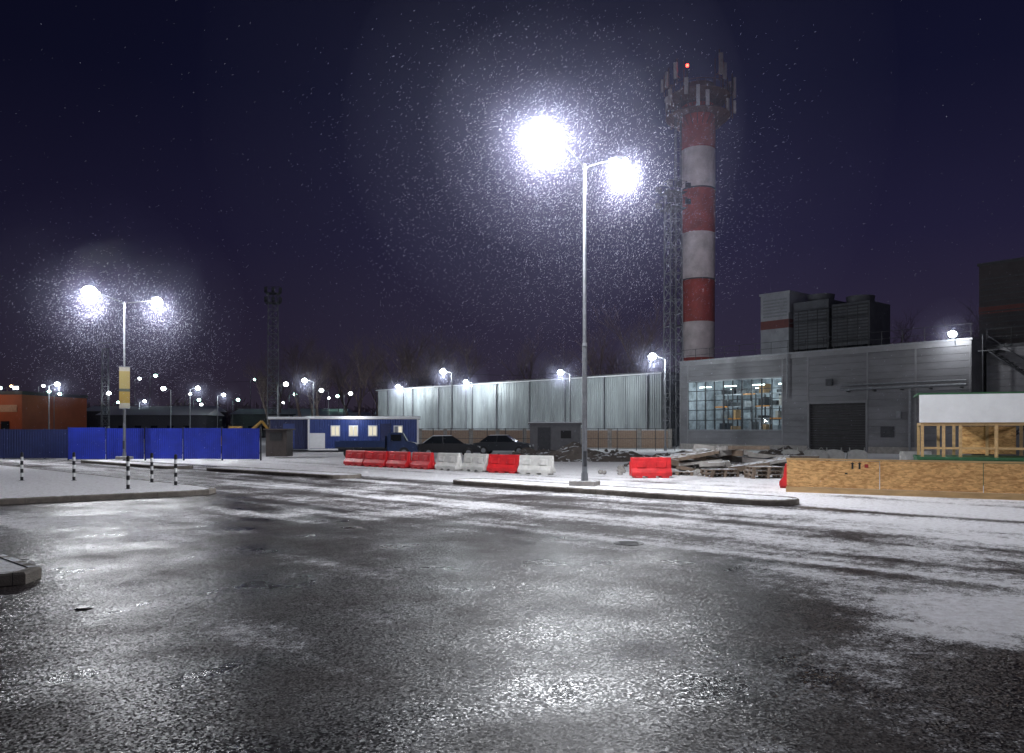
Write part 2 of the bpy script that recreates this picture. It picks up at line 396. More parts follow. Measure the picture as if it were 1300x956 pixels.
# ------------------------------------------------------------------ plastic barriers
bred = mat('barrier_red_plastic', (0.62,0.02,0.025), 0.42, 0, 0.35, 3, snow=0.3); bwh = mat('barrier_white_plastic', (0.66,0.65,0.62), 0.45, 0, 0.3, 3, snow=0.15)
def barrier_proto(mt):
    mb = MB(); Ln = 1.5
    prof = [(-0.25,0.07),(-0.25,0.2),(-0.13,0.36),(-0.085,0.72),(-0.06,0.76),(0.06,0.76),(0.085,0.72),(0.13,0.36),(0.25,0.2),(0.25,0.07)]
    mb.extr(prof, -Ln/2, Ln/2, mt)
    for y in (-0.5, 0.0, 0.5): mb.box(-0.245,0.245,y-0.15,y+0.15,0.0,0.07,mt)
    for y in (-0.38, 0.38):
        for sx in (-1,1):
            mb.add([(sx*0.136,y-0.2,0.37),(sx*0.136,y+0.2,0.37),(sx*0.105,y+0.2,0.62),(sx*0.105,y-0.2,0.62),(sx*0.165,y-0.17,0.39),(sx*0.165,y+0.17,0.39),(sx*0.13,y+0.17,0.60),(sx*0.13,y-0.17,0.60)],
               [(4,5,6,7),(0,1,5,4),(1,2,6,5),(2,3,7,6),(3,0,4,7)], mt)
    mb.bar((0,-0.3,0.76),(0,-0.3,0.79),0.05,blackm,0.04,10)
    mb.bar((0,Ln/2,0.15),(0,Ln/2,0.6),0.05,mt,n=8)
    return mb
ux, uy = 9.7/13.0, -8.6/13.0
rzb = math.atan2(uy, ux)-math.pi/2
pr = barrier_proto(bred).obj('plastic_road_barrier', loc=(-8.3+ux*0.8, 40-0.8*0.66, 0), rz=rzb, bevel=0.015)
pw = None
order = 'RRRWWRW'
for i, c in enumerate(order):
    t = 0.8+1.66*(i+1)
    loc = (-8.3+ux*t+random.uniform(-.06,.06), 40+uy*t+random.uniform(-.15,.15), 0); rr = rzb+random.uniform(-0.16,0.16)
    if c == 'R': inst(pr, 'plastic_road_barrier', loc, rr)
    elif pw is None:
        pw = barrier_proto(bwh).obj('plastic_road_barrier', loc=loc, rz=rr, bevel=0.015)
    else: inst(pw, 'plastic_road_barrier', loc, rr)
inst(pr, 'plastic_road_barrier', (5.15,29.6,0), math.pi/2+0.05)
inst(pr, 'plastic_road_barrier', (8.75,24.9,0), -0.5)
inst(pw, 'plastic_road_barrier', (19.0,37.5,0.0), math.pi/2+0.1)

# ------------------------------------------------------------------ blue fence
bluem = mat('blue_profiled_sheet', (0.015,0.035,0.38), 0.4, 0.0, 0.3, 1.5)
bluem2 = mat('dark_blue_sheet', (0.012,0.02,0.09), 0.5, 0.0, 0.3, 1.5)
def ribbed(mb, x0, x1, z0, z1, mt, pitch=0.2, d=0.035, y=0):
    n = int(round((x1-x0)/pitch)); vs = []
    for i in range(n):
        a = x0+i*pitch
        for dx, dy in ((0,0),(pitch*0.35,0),(pitch*0.5,-d),(pitch*0.85,-d)): vs.append((a+dx, y+dy))
    vs.append((x0+n*pitch, y)); k = len(vs)
    mb.add([(p[0],p[1],z0) for p in vs]+[(p[0],p[1],z1) for p in vs], [(i,i+1,k+i+1,k+i) for i in range(k-1)], mt)
e = empty('blue_metal_fence', (-25.6,45.9,0))
mb = MB(); x = 0
while x < 11.0:
    ribbed(mb, x+0.01, x+2.2, 0.08+random.uniform(0,0.02), 1.88+random.uniform(-.03,.03), bluem, 0.12, 0.012, random.uniform(-.01,.01)); x += 2.22
mb.obj('panel', e)
mb = MB()
for i in range(6): mb.box(i*2.22-0.04,i*2.22+0.04,0.03,0.1,0,1.95,dsteel)
mb.box(0,11.1,0.02,0.06,0.4,0.46,dsteel); mb.box(0,11.1,0.02,0.06,1.5,1.56,dsteel); mb.obj('post', e)
e = empty('blue_metal_fence', (-56,48.5,0), 0)
mb = MB(); ribbed(mb, 0, 30.2, 0.05, 1.8, bluem2, 0.16, 0.02); mb.obj('panel', e)
mb = MB()
for i in range(13): mb.box(i*2.5-0.04,i*2.5+0.04,0.05,0.12,0,1.85,dsteel)
mb.obj('post', e)

# ------------------------------------------------------------------ blue site cabin
cabB = mat('cabin_blue_panel', (0.02,0.045,0.2), 0.45, 0, 0.2, 2); cabW = mat('cabin_white_trim', (0.7,0.71,0.73), 0.5, 0, 0.1)
snowm = mat('snow_cover', (0.8,0.81,0.85), 0.7, 0, 0.08, 5, 0.4, 20)
winE = emat('lit_cabin_window', (1.0,0.92,0.72), 0.8)
e = empty('blue_site_cabin', (-16.0,62.5,0), math.radians(7))
mb = MB(); ribbed(mb, 0, 8.6, 0.25, 2.6, cabB, 0.2, 0.03); mb.box(0,8.6,0.01,5,0.2,2.6,cabB); mb.obj('wall', e)
mb = MB(); mb.box(-0.15,8.75,-0.25,5.2,2.6,2.72,cabW); mb.box(-0.02,0.12,-0.06,-0.035,0.2,2.6,cabW); mb.box(8.48,8.62,-0.06,-0.035,0.2,2.6,cabW); mb.box(0,8.6,-0.06,-0.04,0.15,0.27,cabW); mb.obj('trim', e)
mb = MB(); mb.box(-0.15,8.75,-0.25,5.2,2.72,2.83,snowm); mb.obj('roof_snow', e, bevel=0.03)
mb = MB()
for x in (2.1,3.5,5.0,7.0): mb.box(x-0.36,x+0.36,-0.075,-0.036,1.25,2.1,cabW)
mb.box(0.13,1.3,-0.07,-0.036,0.3,1.5,cabW); mb.box(5.6,6.4,-0.07,-0.036,0.3,2.25,bluem2); mb.obj('frame', e)
mb = MB()
for i, x in enumerate((2.1,3.5,5.0,7.0)):
    mb.box(x-0.28,x-0.03,-0.082,-0.07,1.33,2.02,winE if i != 3 else steel); mb.box(x+0.03,x+0.28,-0.082,-0.07,1.33,2.02,winE)
mb.obj('window', e)
e2 = empty('blue_site_cabin', (-19.3,63.6,0), math.radians(7))
mb = MB(); ribbed(mb, 0, 3.0, 0.25, 2.6, bluem2, 0.2, 0.03); mb.box(0,3.0,0.01,5,0.2,2.6,bluem2); mb.obj('wall', e2)
mb = MB(); mb.box(-0.15,3.15,-0.25,5.2,2.6,2.72,cabW); mb.obj('roof', e2)
mb = MB(); mb.box(-0.15,3.1,-0.25,5.2,2.72,2.8,snowm); mb.obj('roof_snow', e2)
mb = MB(); mb.box(1.0,1.9,-0.07,-0.036,0.3,2.25,cabB); mb.obj('door', e2)
point('cabin_light', (3.6,-1.2,2.9), 100, (0.95,0.97,1), 0.1, e)

booth = mat('booth_brown', (0.045,0.035,0.032), 0.7)
e = empty('guard_booth', (-15.3,49.5,0))
mb = MB(); mb.box(0,1.3,0,1.4,0.1,1.75,booth)
for i in range(6): mb.box(i*0.22,i*0.22+0.19,-0.02,0,0.12,1.0,booth)
mb.obj('wall', e); mb = MB(); mb.box(-0.12,1.42,-0.15,1.55,1.75,1.84,booth); mb.obj('roof', e)
mb = MB(); mb.box(0.25,1.0,-0.04,-0.005,1.1,1.6,blackm); mb.obj('window', e)

# ------------------------------------------------------------------ vehicles
glassd = mat('dark_glass', (0.015,0.018,0.022), 0.08, 0, 0.1)
def wheel(mb, x, y, r, w=0.22):
    mb.bar((x,y-w/2,r),(x,y+w/2,r),r,blackm,n=18); mb.bar((x,y-w/2-0.012,r),(x,y+w/2+0.012,r),r*0.55,steel,n=12)
def car(loc, rz, paint):
    e = empty('parked_car', loc, rz, 0.95)
    mb = MB()
    body = [(-2.15,0.3),(-2.2,0.55),(-2.15,0.85),(-1.5,0.95),(0.95,0.95),(1.9,0.82),(2.15,0.62),(2.15,0.3)]
    mb.extr(body, -0.85, 0.85, paint)
    mb.add([(-1.7,-0.8,0.945),(1.05,-0.8,0.945),(1.05,0.8,0.945),(-1.7,0.8,0.945),(-1.05,-0.6,1.42),(0.3,-0.6,1.44),(0.3,0.6,1.44),(-1.05,0.6,1.42)],
           [(0,1,5,4),(1,2,6,5),(2,3,7,6),(3,0,4,7)], glassd)
    mb.add([(-1.05,-0.6,1.43),(0.3,-0.6,1.45),(0.3,0.6,1.45),(-1.05,0.6,1.43),(-0.9,-0.5,1.48),(0.2,-0.5,1.49),(0.2,0.5,1.49),(-0.9,0.5,1.48)],[(0,1,5,4),(1,2,6,5),(2,3,7,6),(3,0,4,7),(4,5,6,7)], snowm)
    mb.bar((-0.35,-0.8,0.95),(-0.35,-0.6,1.44),0.035,paint,n=6)
    mb.obj('body', e, bevel=0.05)
    mb = MB()
    for x in (-1.35,1.35):
        for y in (-0.78,0.78): wheel(mb, x, y, 0.32)
    mb.obj('wheel', e)
    mb = MB()
    for y in (-0.6,0.6): mb.box(2.12,2.17,y-0.18,y+0.18,0.6,0.74,cabW); mb.box(-2.21,-2.17,y-0.15,y+0.15,0.6,0.78,bred)
    mb.obj('light', e)
car((-4.2,52,0), math.radians(8), mat('car_paint_black', (0.02,0.021,0.026), 0.25, 0.3, 0.1))
car((-0.6,57,0), math.radians(-12), mat('car_paint_grey', (0.05,0.055,0.065), 0.3, 0.4, 0.1))
e = empty('flatbed_truck', (-8.3,50,0), math.radians(4), 0.82)
tb = mat('truck_blue', (0.01,0.028,0.1), 0.4, 0.1, 0.2)
mb = MB(); mb.extr([(0.6,0.45),(0.6,1.75),(0.85,1.95),(1.7,1.95),(2.05,1.3),(2.75,1.15),(2.9,0.9),(2.9,0.45)], -0.95, 0.95, tb)
mb.obj('cab', e, bevel=0.06)
mb = MB(); mb.extr([(1.78,1.86),(2.1,1.3),(2.12,1.32),(1.8,1.88)], -0.8, 0.8, glassd); mb.box(0.9,1.7,-0.965,-0.952,1.3,1.8,glassd); mb.obj('window', e)
mb = MB(); mb.box(-3.2,0.45,-1.05,1.05,0.75,0.85,dsteel); mb.box(-3.2,0.45,-1.08,-1.03,0.85,1.3,tb); mb.box(-3.2,0.45,1.03,1.08,0.85,1.3,tb); mb.box(-3.25,-3.2,-1.08,1.08,0.85,1.3,tb); mb.box(0.45,0.5,-1.08,1.08,0.85,1.7,tb)
for i in range(6): mb.box(-3.2+i*0.73-0.03,-3.2+i*0.73+0.03,-1.1,-1.081,0.8,1.3,tb)
mb.box(-3.1,2.6,-0.4,0.4,0.5,0.75,dsteel); mb.obj('cargo_bed', e)
mb = MB()
for x in (-2.2,1.9):
    for y in (-0.85,0.85): wheel(mb, x, y, 0.42, 0.28)
mb.obj('wheel', e)

# ------------------------------------------------------------------ warehouse (ribbed metal)
wmat = mat('warehouse_sheet', (0.34,0.375,0.385), 0.5, 0.2, 0.4, 0.8, stretch=(1,1,0.15))
wang = math.atan2(-38,36.7)
e = empty('warehouse', (-20.7,123,0), wang)
mb = MB(); x = 0
while x < 52.7:
    ribbed(mb, x, min(x+2.98,52.8), 0.6, 7.7, wmat, 0.3, 0.06, random.uniform(-.03,.03)); x += 3.0
mb.box(0,52.8,0.05,15,0,7.7,wmat); mb.obj('wall', e)
mb = MB(); mb.box(0,52.8,-0.12,-0.02,0,0.6,concrete); mb.obj('plinth', e)
mb = MB(); mb.box(-0.2,53,-0.28,15.2,7.7,8.0,dsteel); mb.box(-0.2,53,-0.3,-0.285,7.72,7.86,cabW); mb.obj('parapet', e)
mb = MB()
for i in range(9): mb.box(3+i*6-0.07,3+i*6+0.07,-0.24,-0.095,0.3,7.7,steel)
mb.obj('downpipe', e)

def brick_mat():
    m, N, L = new_mat('red_brick')
    out = N.new('ShaderNodeOutputMaterial'); b = N.new('ShaderNodeBsdfPrincipled'); L.new(b.outputs[0], out.inputs[0])
    tc = N.new('ShaderNodeTexCoord'); mp = N.new('ShaderNodeMapping'); mp.inputs['Rotation'].default_value = (math.pi/2,0,0)
    L.new(tc.outputs['Object'], mp.inputs[0]); br = N.new('ShaderNodeTexBrick'); L.new(mp.outputs[0], br.inputs[0])
    br.inputs['Color1'].default_value = (0.32,0.2,0.14,1); br.inputs['Color2'].default_value = (0.42,0.29,0.2,1); br.inputs['Mortar'].default_value = (0.35,0.33,0.3,1)
    br.inputs['Scale'].default_value = 4; L.new(br.outputs[0], b.inputs['Base Color']); b.inputs['Roughness'].default_value = 0.85
    return m
brick = brick_mat()
e = empty('brick_wall', (-9.5,84,0), math.atan2(-8.5,24.5))
mb = MB()
for i in range(9): mb.box(i*2.9,i*2.9+2.5,0,0.2,0,1.7,brick)
mb.obj('panel', e)
mb = MB()
for i in range(10): mb.box(i*2.9-0.4,i*2.9-0.002,-0.06,0.26,0,1.85,concrete)
mb.box(0,26,-0.03,0.23,1.702,1.76,snowm); mb.obj('pier', e)
e = empty('steel_mesh_fence', (-8.5,70,0), math.atan2(-3,22))
mb = MB()
for i in range(15): mb.bar((i*1.6,0,0),(i*1.6,0,1.9),0.03,dsteel,n=5)
for z in (0.15,1.0,1.85): mb.bar((0,0,z),(22.4,0,z),0.018,dsteel,n=4)
for i in range(150): mb.bar((i*0.15,0,0.15),(i*0.15,0,1.85),0.006,dsteel,n=3,caps=False)
mb.obj('rail', e)

hut = mat('hut_grey_render', (0.16,0.16,0.17), 0.8, 0, 0.25, 2)
e = empty('utility_hut', (1.4,62,0), math.radians(-6))
mb = MB(); mb.box(0,3.9,0,3,0,2.15,hut); mb.obj('wall', e); mb = MB(); mb.box(-0.15,4.05,-0.2,3.2,2.15,2.3,hut); mb.box(-0.12,4.02,-0.18,3.1,2.302,2.36,snowm); mb.obj('roof', e)
mb = MB(); mb.box(0.6,1.6,-0.04,-0.003,0.05,1.95,dsteel); mb.box(2.4,3.2,-0.04,-0.003,1.1,1.7,blackm); mb.obj('door', e)

# ------------------------------------------------------------------ factory building
fw = mat('factory_cladding', (0.18,0.18,0.195), 0.6, 0.1, 0.4, 0.6, stretch=(0.3,1,1))
fw2 = mat('factory_cladding_light', (0.22,0.22,0.235), 0.5, 0.1, 0.2, 0.8)
fl = empty('factory_building', (15.45,73,0), math.atan2(-0.766,0.643))
H = 7.9
def cladding(mb, x0, x1, z0, z1, mt=fw):
    if x1-x0 < 0.05: return
    z = z0; p = 0.5
    prof = []
    while z < z1-0.01:
        zz = min(z+p, z1)
        prof += [(z, -0.01), (min(z+0.025,zz), -0.03), (zz-0.001, -0.03)]; z = zz
    prof.append((z1, -0.01)); k = len(prof)
    mb.add([(x0,q[1],q[0]) for q in prof]+[(x1,q[1],q[0]) for q in prof], [(i,i+1,k+i+1,k+i) for i in range(k-1)], mt)
mb = MB()
T = 24.6
cladding(mb, 0.0, 0.85, 0.5, H); cladding(mb, 0.85, 10.35, 6.05, H); cladding(mb, 0.85, 10.35, 0.5, 1.75)
cladding(mb, 10.35, 12.6, 0.5, H); cladding(mb, 12.6, 17.4, 3.85, H); cladding(mb, 17.4, T, 0.5, H)
mb.box(0,0.01,0.02,16,0,H,fw); mb.box(T-0.01,T,0.02,16,0,H,fw); mb.box(0,T,15.9,16,0,H,fw)
mb.obj('wall', fl)
mb = MB(); mb.box(-0.05,12.55,-0.07,0.3,0,0.5,concrete); mb.box(17.45,T,-0.07,0.3,0,0.5,concrete); mb.obj('plinth', fl)
mb = MB(); mb.box(-0.1,T+0.1,-0.14,16.1,H+0.002,H+0.12,steel); mb.obj('roof', fl)
mb = MB()
for x in (0.0,0.85,10.35,12.6,17.4,20.9,T-0.1): mb.box(x-0.06,x+0.06,-0.055,-0.031,0.5,H,fw2)
mb.box(0,T,-0.07,-0.032,H-0.35,H,fw2)
mb.box(0.8,10.4,-0.08,0.05,1.68,1.78,steel); mb.box(0.8,10.4,-0.08,0.05,6.02,6.14,steel)
mb.obj('trim', fl)
mb = MB()
for i in range(11):
    x = 0.87+i*0.946; w = 0.05 if i % 2 == 0 else 0.025; mb.box(x-w,x+w,-0.05,0.04,1.79,6.01,dsteel)
for z in (2.6,3.5,4.35,5.2): mb.box(0.88,10.32,-0.04,0.03,z-0.03,z+0.03,dsteel)
mb.obj('window_frame', fl)
def pane_mat():
    m, N, L = new_mat('window_pane')
    out = N.new('ShaderNodeOutputMaterial'); mx = N.new('ShaderNodeMixShader'); t = N.new('ShaderNodeBsdfTransparent'); g = N.new('ShaderNodeBsdfGlossy')
    t.inputs[0].default_value = (0.85,0.92,0.92,1); g.inputs['Roughness'].default_value = 0.05; mx.inputs[0].default_value = 0.08
    L.new(t.outputs[0], mx.inputs[1]); L.new(g.outputs[0], mx.inputs[2]); L.new(mx.outputs[0], out.inputs[0]); return m
mb = MB(); mb.add([(0.87,0.0,1.78),(10.33,0.0,1.78),(10.33,0.0,6.02),(0.87,0.0,6.02)],[(0,1,2,3)],pane_mat()); mb.obj('window_pane', fl)
inw = mat('hall_interior_wall', (0.36,0.39,0.43), 0.7, 0, 0.6, 1.2)
mb = MB()
mb.add([(0.3,9,0.1),(11.5,9,0.1),(11.5,9,6.6),(0.3,9,6.6),(0.3,0.1,0.1),(11.5,0.1,0.1),(11.5,0.1,6.6),(0.3,0.1,6.6)],[(0,1,2,3),(0,4,5,1),(3,2,6,7),(0,3,7,4),(1,5,6,2)],inw); mb.obj('hall_shell', fl)
mb = MB()
orange = mat('rack_orange', (0.5,0.2,0.04), 0.5)
for i in range(7):
    x = 1.2+i*1.45
    for y in (3.5,5): mb.box(x-0.05,x+0.05,y,y+0.1,0.1,5.2,dsteel)
    for z in (1.6,2.7,3.8,4.9):
        mb.box(x,x+1.45,3.5,3.57,z,z+0.12,steel if (i+int(z)) % 3 else orange)
        for _ in range(2):
            if random.random() < 0.8:
                a_ = x+random.uniform(.05,.8); mb.box(a_,a_+random.uniform(.2,.6),3.7,4.8,z+0.12,z+0.12+random.uniform(.2,.85),random.choice([inw,wood,concrete,dsteel,dsteel,steel]))
mb.obj('storage_rack', fl)
mb = MB(); tubeE = emat('hall_tube_light', (0.85,1.0,0.95), 9)
for y in (1.6,6.5):
    for x in (1.5,4.2,7.0,9.6): mb.box(x-0.6,x+0.6,y,y+0.14,5.6,5.68,tubeE)
mb.obj('tube_light', fl)
point('hall_light', (3,1.5,5.2), 230, (0.88,0.96,1.0), 0.4, fl); point('hall_light', (8,1.5,5.2), 190, (0.9,0.97,1.0), 0.4, fl)
point('hall_light', (5.5,6.8,5.0), 230, (0.88,0.97,1.0), 0.4, fl)
doorm = mat('roller_door', (0.045,0.043,0.046), 0.6, 0.2, 0.2)
mb = MB(); z = 0.0
while z < 3.8: mb.box(12.7,17.3,0.12,0.2,z,z+0.17,doorm); z += 0.19
mb.obj('door', fl)
mb = MB(); mb.box(12.58,12.72,-0.08,0.25,0,3.9,fw2); mb.box(17.28,17.42,-0.08,0.25,0,3.9,fw2); mb.box(12.58,17.42,-0.1,0.25,3.8,3.98,fw2); mb.obj('door_frame', fl)
mb = MB()
mb.bar((15.5,-0.35,4.85),(T-0.2,-0.35,4.85),0.10,steel,n=10); mb.bar((15.5,-0.35,5.15),(T-0.2,-0.35,5.15),0.06,steel,n=8)
mb.bar((10.9,-0.2,4.3),(10.9,-0.2,H),0.06,steel,n=8); mb.bar((20.6,-0.25,0.3),(20.6,-0.25,4.8),0.09,steel,n=8)
for i in range(5): mb.box(16+i*2,16.1+i*2,-0.5,-0.03,4.62,4.7,dsteel)
mb.obj('pipe', fl)
mb = MB(); mb.box(14.2,14.7,-0.25,-0.04,5.2,5.7,dsteel); mb.box(18.4,19.4,-0.06,-0.035,1.2,2.0,dsteel); mb.box(19.6,19.9,-0.2,-0.04,2.6,3.1,steel); mb.obj('wall_box', fl)
mb = MB()
for i in range(17): mb.bar((i*1.53,0.2,H+0.1),(i*1.53,0.2,H+1.15),0.022,dsteel,n=5)
for z in (0.6,1.13): mb.bar((0,0.2,H+z),(T,0.2,H+z),0.02,dsteel,n=5)
mb.obj('roof_railing', fl)
rw = mat('plant_room_white', (0.3,0.31,0.34), 0.55, 0.1, 0.25, 1); rr_ = mat('plant_room_red', (0.14,0.035,0.03), 0.6)
dgrey = mat('cooling_unit_grey', (0.10,0.105,0.12), 0.6, 0.2, 0.3, 1)
mb = MB()
mb.box(3.2,6.2,8,12,H+0.12,11.2,rw); mb.box(3.2,6.2,8,12,11.2,12.0,rr_); mb.box(3.2,6.2,8,12,12.0,14.4,rw); mb.box(3.1,6.3,7.9,12.1,14.4,14.6,rw)
for i in range(6): mb.box(3.5,5.9,7.94,7.998,12.3+i*0.3,12.45+i*0.3,steel)
for j in range(2):
    x0 = 6.5+j*3.7; mb.box(x0,x0+3.4,8.2,12,H+1.2,13.4-j*0.6,dgrey)
    for i in range(12): mb.box(x0+0.15,x0+3.25,8.13,8.198,H+1.5+i*0.28,H+1.62+i*0.28,dsteel)
    for q in (0.1,3.2): mb.box(x0+q,x0+q+0.12,8.3,8.45,H+0.12,H+1.2,dsteel)
    mb.bar((x0+1.7,10,13.4-j*0.6),(x0+1.7,10,14.1-j*0.6),1.1,dgrey,1.2,16)
for i in range(9): mb.bar((6.4+i*0.92,7.6,H+0.12),(6.4+i*0.92,7.6,H+4.6),0.03,dsteel,n=5)
for z in (1.6,3.6,4.6): mb.bar((6.4,7.6,H+z),(13.8,7.6,H+z),0.03,dsteel,n=5)
mb.obj('roof_plant', fl)
mb = MB(); mb.bar((23.6,-0.2,H-0.3),(23.6,-0.45,H+0.7),0.03,steel,n=6); mb.box(23.35,23.85,-0.75,-0.42,H+0.55,H+0.62,steel); mb.ball((23.6,-0.6,H+0.42),0.27,farE,12,8,0.9); mb.obj('wall_lamp', fl)
point('wall_lamp_light', (23.6,-1.6,H+0.3), 260, (0.95,0.97,1), 0.12, fl)
haze(fl, (23.6,-0.8,H+0.4), ((1.3,0.014),(2.6,0.004)))
an = empty('factory_annex', (15.45+0.643*24.9+0.766*1.8, 73-0.766*24.9+0.643*1.8, 0), math.atan2(-0.766,0.643))
mb = MB(); cladding(mb, 0, 14, 0.2, 7.4); mb.box(0,14,0.02,14,0,7.4,fw); mb.obj('wall', an)
mb = MB(); mb.box(-0.1,14.1,-0.15,14.1,7.402,7.6,dsteel); mb.obj('roof', an)
mb = MB(); tw = mat('tower_dark_cladding', (0.05,0.042,0.047), 0.7, 0.1, 0.3, 1)
mb.box(-2.7,8.5,6.2,11,8.05,14.3,tw)
for i in range(12): mb.box(-2.6,8.4,6.13,6.198,8.6+i*0.42,8.7+i*0.42,dsteel)
mb.box(-2.8,8.6,6.1,11.1,14.3,14.5,dsteel); mb.box(-2.7,8.5,6.15,6.198,10.6,11.2,rr_)
mb.obj('roof_plant', an)
mb = MB()
for k in range(2):
    z0 = 0.3+k*3.4; xa = 0.6 if k == 0 else 4.8; xb = 4.8 if k == 0 else 0.6
    for y in (-1.5,-0.7): mb.bar((xa,y,z0),(xb,y,z0+3.4),0.07,dsteel,n=6)
    mb.bar((xa,-1.5,z0+1),(xb,-1.5,z0+4.4),0.03,dsteel,n=6)
    for i in range(14):
        t = i/14; mb.box(xa+(xb-xa)*t-0.12,xa+(xb-xa)*t+0.12,-1.5,-0.7,z0+3.4*t+0.1,z0+3.4*t+0.13,dsteel)
    mb.box(xb-0.6,xb+0.6,-1.6,-0.1,z0+3.38,z0+3.44,dsteel)
for x in (0.3,5.1): mb.bar((x,-1.55,0),(x,-1.55,8.2),0.06,dsteel,n=6)
mb.obj('stair', an)
mb = MB()
for i in range(10): mb.bar((i*1.5,0,7.6),(i*1.5,0,8.7),0.022,dsteel,n=5)
mb.bar((0,0,8.7),(13.5,0,8.7),0.02,dsteel,n=5); mb.bar((0,0,8.15),(13.5,0,8.15),0.02,dsteel,n=5); mb.obj('roof_railing', an)

# ------------------------------------------------------------------ chimney
cr = mat('chimney_red', (0.28,0.04,0.028), 0.7, 0, 0.4, 0.5, 0.3, 8); cw = mat('chimney_white', (0.5,0.47,0.48), 0.7, 0, 0.35, 0.5, 0.3, 8)
ch = empty('striped_chimney', (25.7,110,0))
mb = MB()
bands = [(0.0,cr),(4.5,cw),(10.8,cr),(11.6,cw),(16.5,cr),(22.3,cw),(28.7,cr),(34.7,cw),(40.2,cr),(46.2,None)]
for (a, m_), (b, _) in zip(bands[:-1], bands[1:]):
    k = max(1, int((b-a)/1.5))
    for i in range(k):
        z0 = a+(b-a)*i/k; z1 = a+(b-a)*(i+1)/k; r0 = 2.2+0.12*z0/46; r1 = 2.2+0.12*z1/46
        mb.bar((0,0,z0),(0,0,z1),r0,m_,r1,40,caps=False)
mb.bar((0,0,46.2),(0,0,49.0),2.35,mat('chimney_soot',(0.1,0.05,0.045),0.85),2.3,40)
for z in (10.8,22.3,34.7): mb.bar((0,0,z-0.08),(0,0,z+0.08),2.38,dsteel,n=40)
mb.obj('shaft', ch)
pst = mat('platform_rust_steel', (0.13,0.07,0.065), 0.7, 0.2, 0.3)
mb = MB()
for z, R in ((44.8,4.3),(47.4,4.3)):
    for k in range(24):
        t0 = 2*math.pi*k/24; t1 = 2*math.pi*(k+1)/24
        for rr2 in (R, 2.45):
            mb.bar((rr2*math.cos(t0),rr2*math.sin(t0),z),(rr2*math.cos(t1),rr2*math.sin(t1),z),0.09,pst,n=4)
        mb.bar((R*math.cos(t0),R*math.sin(t0),z+1.1),(R*math.cos(t1),R*math.sin(t1),z+1.1),0.045,pst,n=4)
        mb.bar((R*math.cos(t0),R*math.sin(t0),z),(R*math.cos(t0),R*math.sin(t0),z+1.1),0.04,pst,n=4)
        mb.bar((2.45*math.cos(t0),2.45*math.sin(t0),z),(R*math.cos(t0),R*math.sin(t0),z),0.05,pst,n=4)
        mb.bar((2.4*math.cos(t0),2.4*math.sin(t0),z-1.6),(R*math.cos(t0),R*math.sin(t0),z),0.05,pst,n=4)
mb.bar((0,0,44.75),(0,0,44.8),4.3,pst,n=24); mb.bar((0,0,47.35),(0,0,47.4),4.3,pst,n=24)
mb.obj('platform', ch)
mb = MB(); antm = mat('antenna_grey', (0.42,0.40,0.42), 0.5)
for k in range(22):
    t = 2*math.pi*k/22+0.2; R = random.choice([4.6,4.9,4.3,5.4]); z = random.choice([44.6,46.0,47.8,48.4]); h = random.choice([1.8,2.3,3.0])
    cx, cy = R*math.cos(t), R*math.sin(t)
    mb.M = Matrix.Translation((cx,cy,z)) @ Matrix.Rotation(t,4,'Z'); mb.box(-0.14,0.14,-0.24,0.24,0.2,h,antm); mb.bar((-0.3,0,-0.5),(-0.3,0,h+0.6),0.08,pst,n=5); mb.box(-1.0,-0.1,-0.06,0.06,0.5,0.62,pst)
    mb.M = Matrix.Identity(4)
for k in range(5):
    t = k*1.3; mb.bar((3.4*math.cos(t),3.4*math.sin(t),48),(3.4*math.cos(t),3.4*math.sin(t),51.6),0.06,pst,n=5)
mb.bar((-4.4,-1.6,46.5),(-4.4,-1.9,46.5),0.55,antm,n=14)
mb.obj('antenna', ch)
mb = MB()
for s in (-0.35,0.35): mb.bar((-2.55,s-1.2,2),(-2.65,s-1.2,48.5),0.05,dsteel,n=5,caps=False)
for i in range(75): mb.bar((-2.6,-1.55,2.5+i*0.6),(-2.6,-0.85,2.5+i*0.6),0.03,dsteel,n=4,caps=False)
for i in range(22):
    z = 4+i*2.0; P_ = [(-2.6,-1.6,z),(-3.3,-1.6,z),(-3.45,-1.2,z),(-3.3,-0.8,z),(-2.6,-0.8,z)]
    for a, b in zip(P_[:-1], P_[1:]): mb.bar(a, b, 0.035, dsteel, n=4, caps=False)
for q in ((-3.3,-1.6),(-3.45,-1.2),(-3.3,-0.8)): mb.bar((q[0],q[1],4),(q[0],q[1],46),0.03,dsteel,n=4,caps=False)
mb.obj('ladder', ch)
redE = emat('obstruction_light', (1,0.05,0.03), 12)
mb = MB(); mb.bar((-2.3,-3.7,48.4),(-2.3,-3.7,50.2),0.05,dsteel,n=5); mb.bar((-2.3,-3.7,50.2),(-2.3,-3.7,50.5),0.17,redE,n=10); mb.obj('warning_light', ch)

